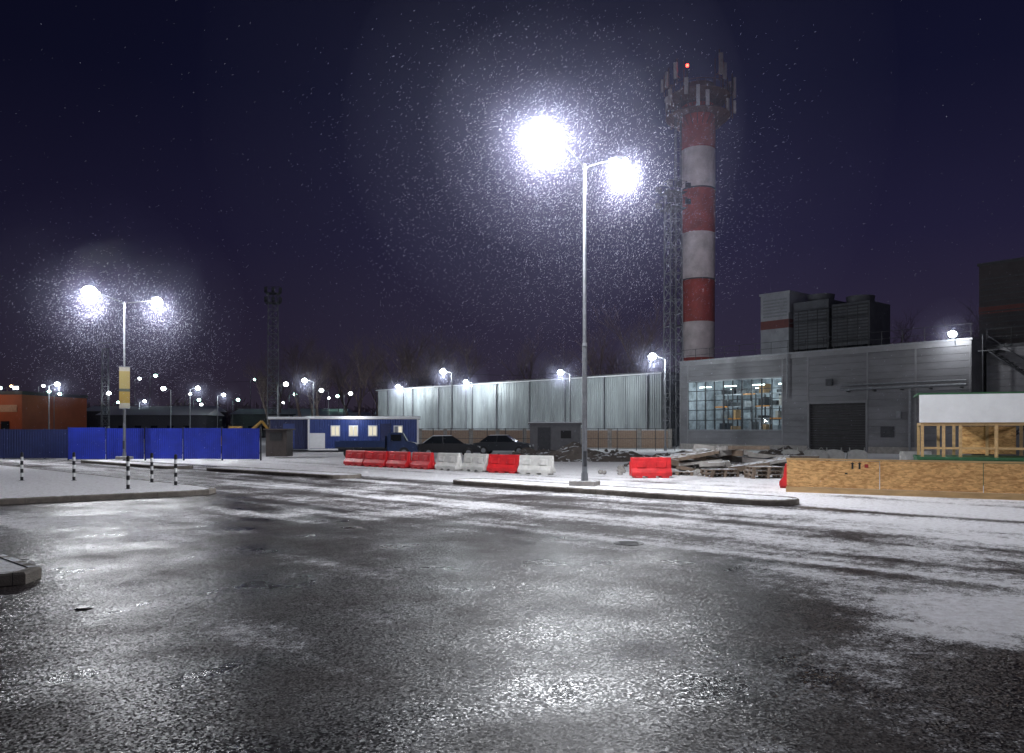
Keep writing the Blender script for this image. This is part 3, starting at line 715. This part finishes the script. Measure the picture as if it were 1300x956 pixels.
# ------------------------------------------------------------------ lattice floodlight masts
def mast(loc, Hm, w0, w1, lights=True, name='floodlight_mast'):
    e = empty(name, loc, 0.3); mb = MB(); n = int(Hm/1.3)
    def cor(i, k):
        t = i/n; w = (w0*(1-t)+w1*t)/2; return Vector(((w,-w)[k in (1,2)], (w,-w)[k in (2,3)], Hm*t))
    for i in range(n):
        for k in range(4):
            a = cor(i,k); b = cor(i+1,k); c = cor(i+1,(k+1) % 4); d = cor(i,(k+1) % 4)
            mb.bar(a,b,0.07,steel,n=4,caps=False); mb.bar(b,c,0.04,steel,n=4,caps=False)
            mb.bar(a if i % 2 else d, c if i % 2 else b, 0.04, steel, n=4, caps=False)
    mb.bar((0,0,0),(0,0,Hm),0.05,dsteel,n=5)
    mb.obj('lattice', e)
    mb = MB(); W = w1/2+0.4
    for z in ((Hm,Hm-1.6) if lights else (Hm,)):
        mb.box(-W,W,-W,W,z-0.05,z,dsteel)
        for s in (-W,W): mb.bar((s,-W,z+1),(s,W,z+1),0.03,dsteel,n=4); mb.bar((-W,s,z+1),(W,s,z+1),0.03,dsteel,n=4)
        for sx in (-W,0,W):
            mb.bar((sx,-W,z),(sx,-W,z+1),0.03,dsteel,n=4)
            if lights: mb.box(sx-0.25,sx+0.25,-W-0.3,-W-0.05,z+0.3,z+0.8,dsteel); mb.box(sx-0.25,sx+0.25,W+0.05,W+0.3,z+0.3,z+0.8,dsteel)
    mb.obj('platform', e)
    return e
mast((-39.6,132,0), 24.3, 1.9, 1.5)
mm = mast((16.2,80,0), 25.5, 1.5, 1.2)
point('chimney_floodlight', (17.9,82.0,25.3), 5500, (1.0,0.90,0.97), 0.3, None, 'SPOT', 90, (7.8,28,3.0))
fo = bpy.data.objects['chimney_floodlight']
fo.parent = mm; fo.matrix_parent_inverse = (Matrix.Translation((16.2,80,0)) @ Matrix.Rotation(0.3,4,'Z')).inverted()
mast((-71.5,140,0), 16, 1.2, 0.9, False, 'lattice_tower')

# ------------------------------------------------------------------ OSB hoarding
def osb():
    m, N, L = new_mat('osb_board')
    out = N.new('ShaderNodeOutputMaterial'); b = N.new('ShaderNodeBsdfPrincipled'); L.new(b.outputs[0], out.inputs[0])
    tc = N.new('ShaderNodeTexCoord')
    cols = []
    for rot, sc in ((0.3,(9,9,26)),(1.2,(11,11,24)),(-0.7,(8,8,30))):
        mp = N.new('ShaderNodeMapping'); mp.inputs['Rotation'].default_value = (0,rot,0); mp.inputs['Scale'].default_value = sc
        L.new(tc.outputs['Object'], mp.inputs[0]); v = N.new('ShaderNodeTexVoronoi'); v.inputs['Scale'].default_value = 1.0; L.new(mp.outputs[0], v.inputs['Vector'])
        cols.append(v.outputs['Color'])
    m1 = N.new('ShaderNodeMix'); m1.data_type = 'RGBA'; m1.inputs[0].default_value = 0.5; L.new(cols[0], m1.inputs[6]); L.new(cols[1], m1.inputs[7])
    m2 = N.new('ShaderNodeMix'); m2.data_type = 'RGBA'; m2.inputs[0].default_value = 0.35; L.new(m1.outputs[2], m2.inputs[6]); L.new(cols[2], m2.inputs[7])
    sp = N.new('ShaderNodeSeparateColor'); L.new(m2.outputs[2], sp.inputs[0])
    r = N.new('ShaderNodeValToRGB'); r.color_ramp.elements[0].position = 0.2; r.color_ramp.elements[1].position = 0.8
    r.color_ramp.elements[0].color = (0.46,0.22,0.07,1); r.color_ramp.elements[1].color = (0.86,0.53,0.22,1)
    L.new(sp.outputs[0], r.inputs[0]); L.new(r.outputs[0], b.inputs['Base Color']); b.inputs['Roughness'].default_value = 0.6
    return m
osbm = osb()
woodb = mat('pale_timber', (0.55,0.36,0.17), 0.7, 0, 0.25, 10, stretch=(0.2,1,1))
e = empty('osb_site_hoarding', (7.9,22.9,0), math.atan2(-2.6,4.8))
mb = MB()
x = 0
for i in range(6):
    mb.box(x,x+2.42,0,0.014,0.16,0.92+(0.008*(i % 2)),osbm); x += 2.44
mb.box(-0.0,0.014,0.016,1.5,0.1,0.92,osbm); mb.obj('board', e)
mb = MB(); mb.box(-0.02,14.6,-0.02,0.03,0.0,0.155,woodb); mb.box(-0.02,14.6,-0.012,0.06,0.93,0.975,woodb)
x = 0
for i in range(13): mb.box(x+0.0,x+0.05,0.02,0.08,0.0,0.92,woodb); x += 1.22
mb.obj('timber_rail', e)
mb = MB(); rp = mat('red_print', (0.4,0.03,0.03), 0.6)
for x in (1.72,1.9): mb.box(x,x+0.05,-0.004,-0.001,0.7,0.84,blackm); mb.add([(x-0.03,-0.003,0.84),(x+0.08,-0.003,0.84),(x+0.025,-0.003,0.89)],[(0,1,2)],blackm)
mb.box(2.05,2.15,-0.004,-0.001,0.74,0.84,rp); mb.box(1.55,1.62,-0.004,-0.001,0.55,0.59,blackm); mb.obj('stencil_print', e)

# ------------------------------------------------------------------ kiosk frame with white sign
green = mat('kiosk_green', (0.03,0.12,0.05), 0.6); signw = mat('sign_white_board', (0.78,0.79,0.8), 0.5, 0, 0.06)
e = empty('wooden_kiosk', (13.45,26.2,0), -0.42)
mb = MB(); mb.box(-0.05,3.25,-0.06,0.0,2.02,2.93,signw); mb.obj('sign_board', e)
mb = MB()
for x in (0.0,0.62,1.1,2.1,3.1):
    mb.box(x,x+0.09,0.01,0.1,0.1,2.0,woodb); mb.box(x,x+0.09,2.2,2.29,0.1,2.0,woodb)
mb.box(0,3.2,0.012,0.1,1.92,2.02,woodb); mb.box(0,3.2,2.2,2.3,1.92,2.02,woodb); mb.box(0,0.09,0.1,2.2,1.93,2.01,woodb); mb.box(3.1,3.19,0.1,2.2,1.93,2.01,woodb); mb.box(0.0,3.2,0.02,0.09,1.15,1.22,woodb)
mb.obj('timber_frame', e)
mb = MB(); mb.box(-0.1,3.3,-0.1,2.4,0.0,0.82,green); mb.box(-0.12,3.32,-0.12,2.42,0.822,0.9,green); mb.obj('counter', e)
mb = MB(); mb.box(-0.1,3.3,0.02,2.5,2.935,2.99,green); mb.box(1.4,3.0,2.25,2.28,0.95,1.9,osbm); mb.obj('roof', e)

# ------------------------------------------------------------------ pallets, slabs, rubble, mounds, bags
def pallet():
    mb = MB()
    for i in range(7): mb.box(-0.6,0.6,-0.4+i*0.12,-0.31+i*0.12,0.12,0.144,oldwood)
    for x in (-0.55,0,0.55):
        for y in (-0.35,0,0.35): mb.box(x-0.05,x+0.05,y-0.05,y+0.05,0.022,0.1,oldwood)
        mb.box(x-0.05,x+0.05,-0.4,0.41,0.1,0.12,oldwood); mb.box(x-0.05,x+0.05,-0.4,0.41,0.0,0.022,oldwood)
    return mb
pp = pallet().obj('pallet', loc=(7.9,30.3,0), rz=0.3)
for x, y, z, r in [(7.9,30.3,0.145,0.36),(9.3,29.4,0,0.1),(9.3,29.4,0.145,0.16),(9.35,29.4,0.29,0.05),(10.6,31.5,0,0.9),(6.6,31.4,0,-.4),(11.3,33,0,0.2),(11.3,33,0.145,0.25)]:
    inst(pp, 'pallet', (x,y,z), r)
def rock(mb, c, s, mt):
    bm = bmesh.new(); bmesh.ops.create_icosphere(bm, subdivisions=1, radius=1)
    R = Matrix.Rotation(random.uniform(0,6),4,'Z') @ Matrix.Rotation(random.uniform(0,3),4,'X')
    vs = [Vector(c)+(R @ Vector((v.co.x*s*random.uniform(.7,1.3), v.co.y*s*random.uniform(.6,1.1), v.co.z*s*random.uniform(.5,.9)))) for v in bm.verts]
    bm.verts.index_update(); mb.add(vs, [tuple(v.index for v in f.verts) for f in bm.faces], mt); bm.free()
e = empty('concrete_slab_pile', (8.6,32.2,0))
mb = MB()
for i in range(60):
    cx = random.uniform(-2.6,3.2); cy = random.uniform(-1.0,1.6); cz = random.uniform(0.05,0.2)+1.05*math.exp(-(cx*cx)/5)*random.random()
    mb.M = Matrix.Translation((cx,cy,cz)) @ Matrix.Rotation(random.uniform(-.5,.5),4,'Z') @ Matrix.Rotation(random.uniform(-.2,.2),4,'Y') @ Matrix.Rotation(random.uniform(-.15,.15),4,'X')
    l = random.uniform(.3,.9); w = random.uniform(.2,.45); t = random.uniform(.05,.12); mb.box(-l,l,-w,w,-t,t,random.choice([concrete,concrete,oldwood]))
mb.M = Matrix.Identity(4); mb.obj('slab', e)
mb = MB()
for i in range(160): rock(mb, (random.gauss(0,2.2),random.gauss(0,.9),random.uniform(0,.15)), random.uniform(.06,.22), concrete)
mb.obj('rubble', e)
earth = mat('earth', (0.10,0.085,0.075), 0.9, 0, 0.4, 3, 0.6, 15, snow=0.35)
def mound(loc, rx, ry, h, seed):
    mb = MB(); n = 26; vs = []
    for j in range(n+1):
        for i in range(n+1):
            x = -1+2*i/n; y = -1+2*j/n; r = math.sqrt(x*x+y*y)
            f = max(0, 1-r*r); nn_ = noise.fractal(Vector((x*2.2+seed,y*2.2,seed)),1,2,5)
            vs.append((x*rx, y*ry, h*f*(0.65+0.7*nn_)-0.03 if f > 0 else -0.05))
    mb.add(vs, [(j*(n+1)+i,j*(n+1)+i+1,(j+1)*(n+1)+i+1,(j+1)*(n+1)+i) for j in range(n) for i in range(n)], earth, False)
    for k in range(60):
        a = random.uniform(0,6.28); q = random.uniform(.3,1); rock(mb, (rx*q*math.cos(a), ry*q*math.sin(a), h*(1-q*q)*.6), random.uniform(.06,.2), earth)
    mb.obj('earth_mound', loc=loc)
mound((4.5,46,0),4.2,2.2,1.0,1.5); mound((10.5,44,0),3.6,2,0.8,4.5); mound((1.5,49,0),2.6,1.6,0.7,8.1); mound((14.5,42,0),3.2,2,0.8,2.1); mound((7.5,38.5,0),2.2,1.3,0.5,12.1)
bag = mat('white_bag', (0.5,0.5,0.48), 0.8, 0, 0.2, 5, 0.3, 12)
for x, y in [(15.6,41),(16.7,41.3),(17.8,41.1),(14.6,41.8)]:
    mb = MB(); mb.extr([(-0.42,0.02),(-0.48,0.3),(-0.45,0.6),(-0.3,0.72),(0,0.76),(0.3,0.72),(0.46,0.6),(0.48,0.3),(0.42,0.02)],-0.42,0.42,bag)
    for sx in (-.35,.35): mb.bar((sx,-.3,.7),(sx,0,.86),.02,bag,n=5); mb.bar((sx,0,.86),(sx,.3,.7),.02,bag,n=5)
    mb.obj('bulk_bag', loc=(x,y,0), rz=random.uniform(-.4,.4), bevel=0.06)
mb = MB()
for k in range(5):
    for i in range(6): mb.box(-1.6+random.uniform(-.1,.1),1.6+random.uniform(-.1,.1),i*0.2,i*0.2+0.17,0.1+k*0.11,0.19+k*0.11,oldwood)
for x in (-1.2,0,1.2): mb.box(x-.06,x+.06,0,1.2,0,.098,oldwood)
mb.obj('timber_stack', loc=(11.8,35,0), rz=-0.2)

# ------------------------------------------------------------------ manholes
iron = mat('cast_iron', (0.03,0.028,0.03), 0.35, 0.6, 0.3, 20)
for x, y, R in ((1.84,12.55,0.24),(-4.3,8.0,0.085)):
    mb = MB(); mb.bar((0,0,0),(0,0,0.008),R,iron,R*0.97,28); mb.bar((0,0,0.008),(0,0,0.012),R*0.83,iron,R*0.81,28)
    for k in range(-2,3): mb.box(-R*0.6,R*0.6,k*R*0.25-0.012,k*R*0.25+0.012,0.011,0.016,iron)
    mb.obj('manhole_cover', loc=(x,y,0.001))

# ------------------------------------------------------------------ distant left: orange building, sheds, excavator
ob = mat('orange_cladding', (0.42,0.10,0.04), 0.6, 0, 0.2, 0.3)
e = empty('orange_retail_building', (-131,160,0), math.radians(-6))
mb = MB(); mb.box(0,35,0,20,0,8.6,ob); mb.box(-0.2,35.2,-0.2,20.2,8.6,9.3,dsteel); mb.obj('wall', e)
mb = MB(); sg = emat('sign_light', (0.8,0.95,1), 8)
for x in (26,30.5,34): mb.box(x-0.5,x+0.5,-0.5,-0.3,9.6,10.2,sg)
mb.obj('floodlight', e)
mb = MB(); mb.box(16,34,-0.1,-0.02,5.2,6.6,mat('orange_light_band',(0.5,0.3,0.2),.5))
for i in range(9): mb.box(9+i*2.7,10.8+i*2.7,-0.16,-0.11,1,3.4,glassd)
mb.obj('window', e)
point('facade_light', (30,-6,8.5), 420, (1,0.8,0.65), 0.3, e)
shed = mat('far_shed', (0.06,0.06,0.075), 0.8)
for x, y, w, d, h in [(-78,150,20,10,4.5),(-60,170,24,10,5),(-44,160,14,10,4),(-100,185,30,10,6),(-30,175,20,8,5)]:
    e = empty('low_shed', (x,y,0), random.uniform(-.1,.1))
    mb = MB(); mb.box(0,w,0,d,0,h,shed); mb.obj('wall', e)
    mb = MB(); mb.add([(-.3,-.4,h),(w+.3,-.4,h),(w+.3,d+.4,h),(-.3,d+.4,h),(-.3,d/2,h+1.3),(w+.3,d/2,h+1.3)],[(0,1,5,4),(3,4,5,2),(0,4,3),(1,2,5)],snowm); mb.obj('roof', e)
    mb = MB()
    for k in range(int(w/3)): mb.box(k*3+.8,k*3+2,-.06,-.003,1.5,2.5,glassd)
    mb.obj('window', e)
yel = mat('machine_yellow', (0.3,0.17,0.03), 0.5, 0, 0.2)
e = empty('excavator', (-20.6,58,0), 0.2, 0.75)
mb = MB(); mb.extr([(-1.6,0.1),(-1.8,0.45),(-1.6,0.8),(1.6,0.8),(1.8,0.45),(1.6,0.1)],-1.2,-0.75,blackm); mb.extr([(-1.6,0.1),(-1.8,0.45),(-1.6,0.8),(1.6,0.8),(1.8,0.45),(1.6,0.1)],0.75,1.2,blackm); mb.obj('track', e)
mb = MB(); mb.box(-1.7,1.2,-1.1,1.1,0.9,1.7,yel); mb.box(0.1,1.3,-1.1,-0.1,1.7,2.7,yel); mb.box(0.2,1.32,-1.12,-0.08,1.9,2.5,glassd); mb.obj('cab', e)
mb = MB(); mb.bar((1.2,0.3,1.5),(3.0,0.3,3.2),0.2,yel,0.16,6); mb.bar((3.0,0.3,3.2),(4.2,0.3,1.6),0.15,yel,0.12,6); mb.extr([(4.0,1.6),(4.6,1.4),(4.5,0.9),(3.9,0.8)],-0.1,0.7,dsteel); mb.obj('boom', e)

# ------------------------------------------------------------------ bare trees
bark = mat('bark', (0.26,0.20,0.185), 0.9, 0, 0.3)
def tree_mesh(seed, H=9):
    rnd = random.Random(seed); mb = MB()
    def br(p, d, L, r, lev):
        n = 3; q = p
        for i in range(n):
            d = (d+Vector((rnd.uniform(-.18,.18),rnd.uniform(-.18,.18),rnd.uniform(-.05,.12)))).normalized()
            q2 = q+d*L/n; ra = r*(1-0.5*i/n); rb = r*(1-0.5*(i+1)/n)
            mb.bar(q, q2, ra, bark, rb, 5 if lev < 2 else 3, True, False)
            if lev < 4 and i >= (1 if lev == 0 else 0):
                for k in range(2 if lev < 3 else 3):
                    ax = Vector((rnd.uniform(-1,1),rnd.uniform(-1,1),rnd.uniform(-.1,.5))).normalized()
                    nd = (d*0.7+ax*0.75+Vector((0,0,0.15))).normalized(); br(q2, nd, L*rnd.uniform(.45,.68), rb*0.62, lev+1)
            q = q2
    br(Vector((0,0,0)), Vector((0,0,1)), H*0.55, 0.2, 0)
    return mb
tp = [tree_mesh(s).obj('bare_tree', loc=l) for s, l in ((1,(-34,138,0)),(2,(-26,132,0)),(3,(20,140,0)))]
pos = [(-38,145),(-30,150),(-24,140),(-20,138),(-15,136),(-12,133),(-8,131),(3,128),(7,125),(17,118),(14,121),(20,125),(53,100),(57,97),(49,104),(61,100),(-45,150),(-50,170),(45,108),(65,95),(-33,136),(-17,134)]
for i, (x, y) in enumerate(pos):
    s = random.uniform(1.5,2.0); inst(tp[i % 3], 'bare_tree', (x,y,0), random.uniform(0,6), sc=(s,s,s*random.uniform(0.95,1.1)))
for t_, s in zip(tp, (1.7,1.8,1.9)): t_.scale = (s,s,s)
mb = MB(); rnd = random.Random(4)
for i in range(1500):
    x = rnd.uniform(-260,220); y = rnd.uniform(215,250); h = 8+4*noise.noise(Vector((x*0.03,1,1)))+rnd.uniform(-2,2.5)
    mb.bar((x,y,0),(x+rnd.uniform(-1,1),y,h),0.35,bark,0.05,3,False,False)
    for k in range(4):
        z = h*rnd.uniform(.35,.9); mb.bar((x,y,z),(x+rnd.uniform(-2,2),y,z+rnd.uniform(.5,2)),0.18,bark,0.04,3,False,False)
mb.obj('distant_trees')

# ------------------------------------------------------------------ overhead wires
mb = MB()
def wire(a, b, sag):
    a = Vector(a); b = Vector(b); pr_ = a
    for i in range(1,25):
        t = i/24; q = a.lerp(b,t)-Vector((0,0,sag*4*t*(1-t))); mb.bar(pr_, q, 0.02, blackm, n=3, caps=False); pr_ = q
wire((-39.6,132,11),(-6.3,83.6,7.8),1.5); wire((-6.3,83.6,7.8),(12.1,67,7.8),0.8); wire((-39.6,132,10),(-71.5,140,12),1); wire((12.1,67,7.8),(16.2,80,9),0.3)
mb.obj('overhead_wires')

# ------------------------------------------------------------------ falling snow
def flake_mat():
    m, N, L = new_mat('snow_streak')
    out = N.new('ShaderNodeOutputMaterial'); d = N.new('ShaderNodeBsdfDiffuse'); t = N.new('ShaderNodeBsdfTranslucent'); mx = N.new('ShaderNodeMixShader')
    d.inputs[0].default_value = (0.8,0.8,1.0,1); t.inputs[0].default_value = (0.8,0.8,1.0,1); mx.inputs[0].default_value = 0.5
    L.new(d.outputs[0], mx.inputs[1]); L.new(t.outputs[0], mx.inputs[2]); L.new(mx.outputs[0], out.inputs[0]); return m
fm = flake_mat()
fv = []; ff = []
def flake_streak(p, w, l):  # flake stretched along the wind into a sliver, imitating a motion streak
    wind = Vector((-0.62,-0.1,-0.6)); sw = noise.noise_vector(p*0.22)*1.5
    a = (wind+sw).normalized(); b = a.cross(Vector((random.gauss(0,1),random.gauss(0,1),random.gauss(0,1)))).normalized()
    s = random.uniform(.5,1.2); A = a*l*s/2; B = b*w*s/2; o = len(fv)
    fv.extend([tuple(p-A),tuple(p+B),tuple(p+A),tuple(p-B)]); ff.append((o,o+1,o+2,o+3))
def flake_streaks(cx, cy, cz, N_, R, w, l, pw=0.6, r0=0.45):
    for i in range(N_):
        d = Vector((random.gauss(0.1,1),random.gauss(0,1),random.gauss(-0.7,1))).normalized()
        r = r0+R*random.random()**pw
        if d.z > 0.2: r *= 0.65
        p = Vector((cx,cy,cz))+d*r
        if p.z < 0.3: continue
        flake_streak(p, w, l)
flake_streaks(0.8,22.1,9.9,15000,6.5,0.0027,0.06,1.0); flake_streaks(3.5,25.3,9.9,7500,5.2,0.0027,0.06,1.0)
flake_streaks(-23,43.2,8.6,5000,5,0.0055,0.10,1.0,0.6); flake_streaks(-20.7,46.8,8.6,4000,5,0.0055,0.10,1.0,0.6)
for x, y, z in ((-62,108,7.8),(-15.4,113,7.8),(-7,84,7.8),(7,85,7.8),(12,67,7.8),(-25,99,7.8),(-46.6,118,7.8)): flake_streaks(x,y,z,300,3,0.012,0.12,1.0)
for i in range(5000):
    y = 10+40*random.random()**0.7; p = Vector((random.uniform(-.7,.7)*y, y, random.uniform(.3,14)))
    flake_streak(p, 0.002+0.0001*y, 0.03+0.001*y)
me = bpy.data.meshes.new('falling_snow_streaks'); me.from_pydata(fv, [], ff); me.materials.append(fm)
COL.objects.link(bpy.data.objects.new('falling_snow_streaks', me))

# ------------------------------------------------------------------ night sky
w = bpy.data.worlds.new('World'); scene.world = w; w.use_nodes = True
N = w.node_tree.nodes; L = w.node_tree.links; N.clear()
out = N.new('ShaderNodeOutputWorld'); bg = N.new('ShaderNodeBackground'); L.new(bg.outputs[0], out.inputs[0])
tc = N.new('ShaderNodeTexCoord'); sx = N.new('ShaderNodeSeparateXYZ'); L.new(tc.outputs['Generated'], sx.inputs[0])
r = N.new('ShaderNodeValToRGB'); L.new(sx.outputs[2], r.inputs[0])
el = r.color_ramp.elements; el[0].position = 0.0; el[0].color = (0.036,0.028,0.044,1); el[1].position = 0.6; el[1].color = (0.0028,0.0032,0.012,1)
for p, c in ((0.1,(0.025,0.020,0.042,1)),(0.22,(0.0135,0.0118,0.035,1)),(0.38,(0.0058,0.0062,0.022,1))):
    q = el.new(p); q.color = c
nz = N.new('ShaderNodeTexNoise'); nz.inputs['Scale'].default_value = 2.2; nz.inputs['Detail'].default_value = 4; L.new(tc.outputs['Generated'], nz.inputs['Vector'])
mr = N.new('ShaderNodeMapRange'); mr.inputs[3].default_value = 0.75; mr.inputs[4].default_value = 1.25; L.new(nz.outputs['Fac'], mr.inputs[0])
az = N.new('ShaderNodeMapRange'); az.inputs[1].default_value = -0.6; az.inputs[2].default_value = 0.1; az.inputs[3].default_value = 0.6; az.inputs[4].default_value = 1.0; L.new(sx.outputs[0], az.inputs[0])
mu = N.new('ShaderNodeMath'); mu.operation = 'MULTIPLY'; L.new(mr.outputs[0], mu.inputs[0]); L.new(az.outputs[0], mu.inputs[1])
L.new(r.outputs[0], bg.inputs[0]); L.new(mu.outputs[0], bg.inputs[1])

# ------------------------------------------------------------------ camera
cd = bpy.data.cameras.new('camera'); cam = bpy.data.objects.new('camera', cd); COL.objects.link(cam)
cam.location = (0,0,1.8); cam.rotation_euler = (math.pi/2,0,0); cd.lens = 28; cd.sensor_width = 36; cd.shift_y = 67/1300
cd.clip_end = 3000; cd.clip_start = 0.1
scene.camera = cam
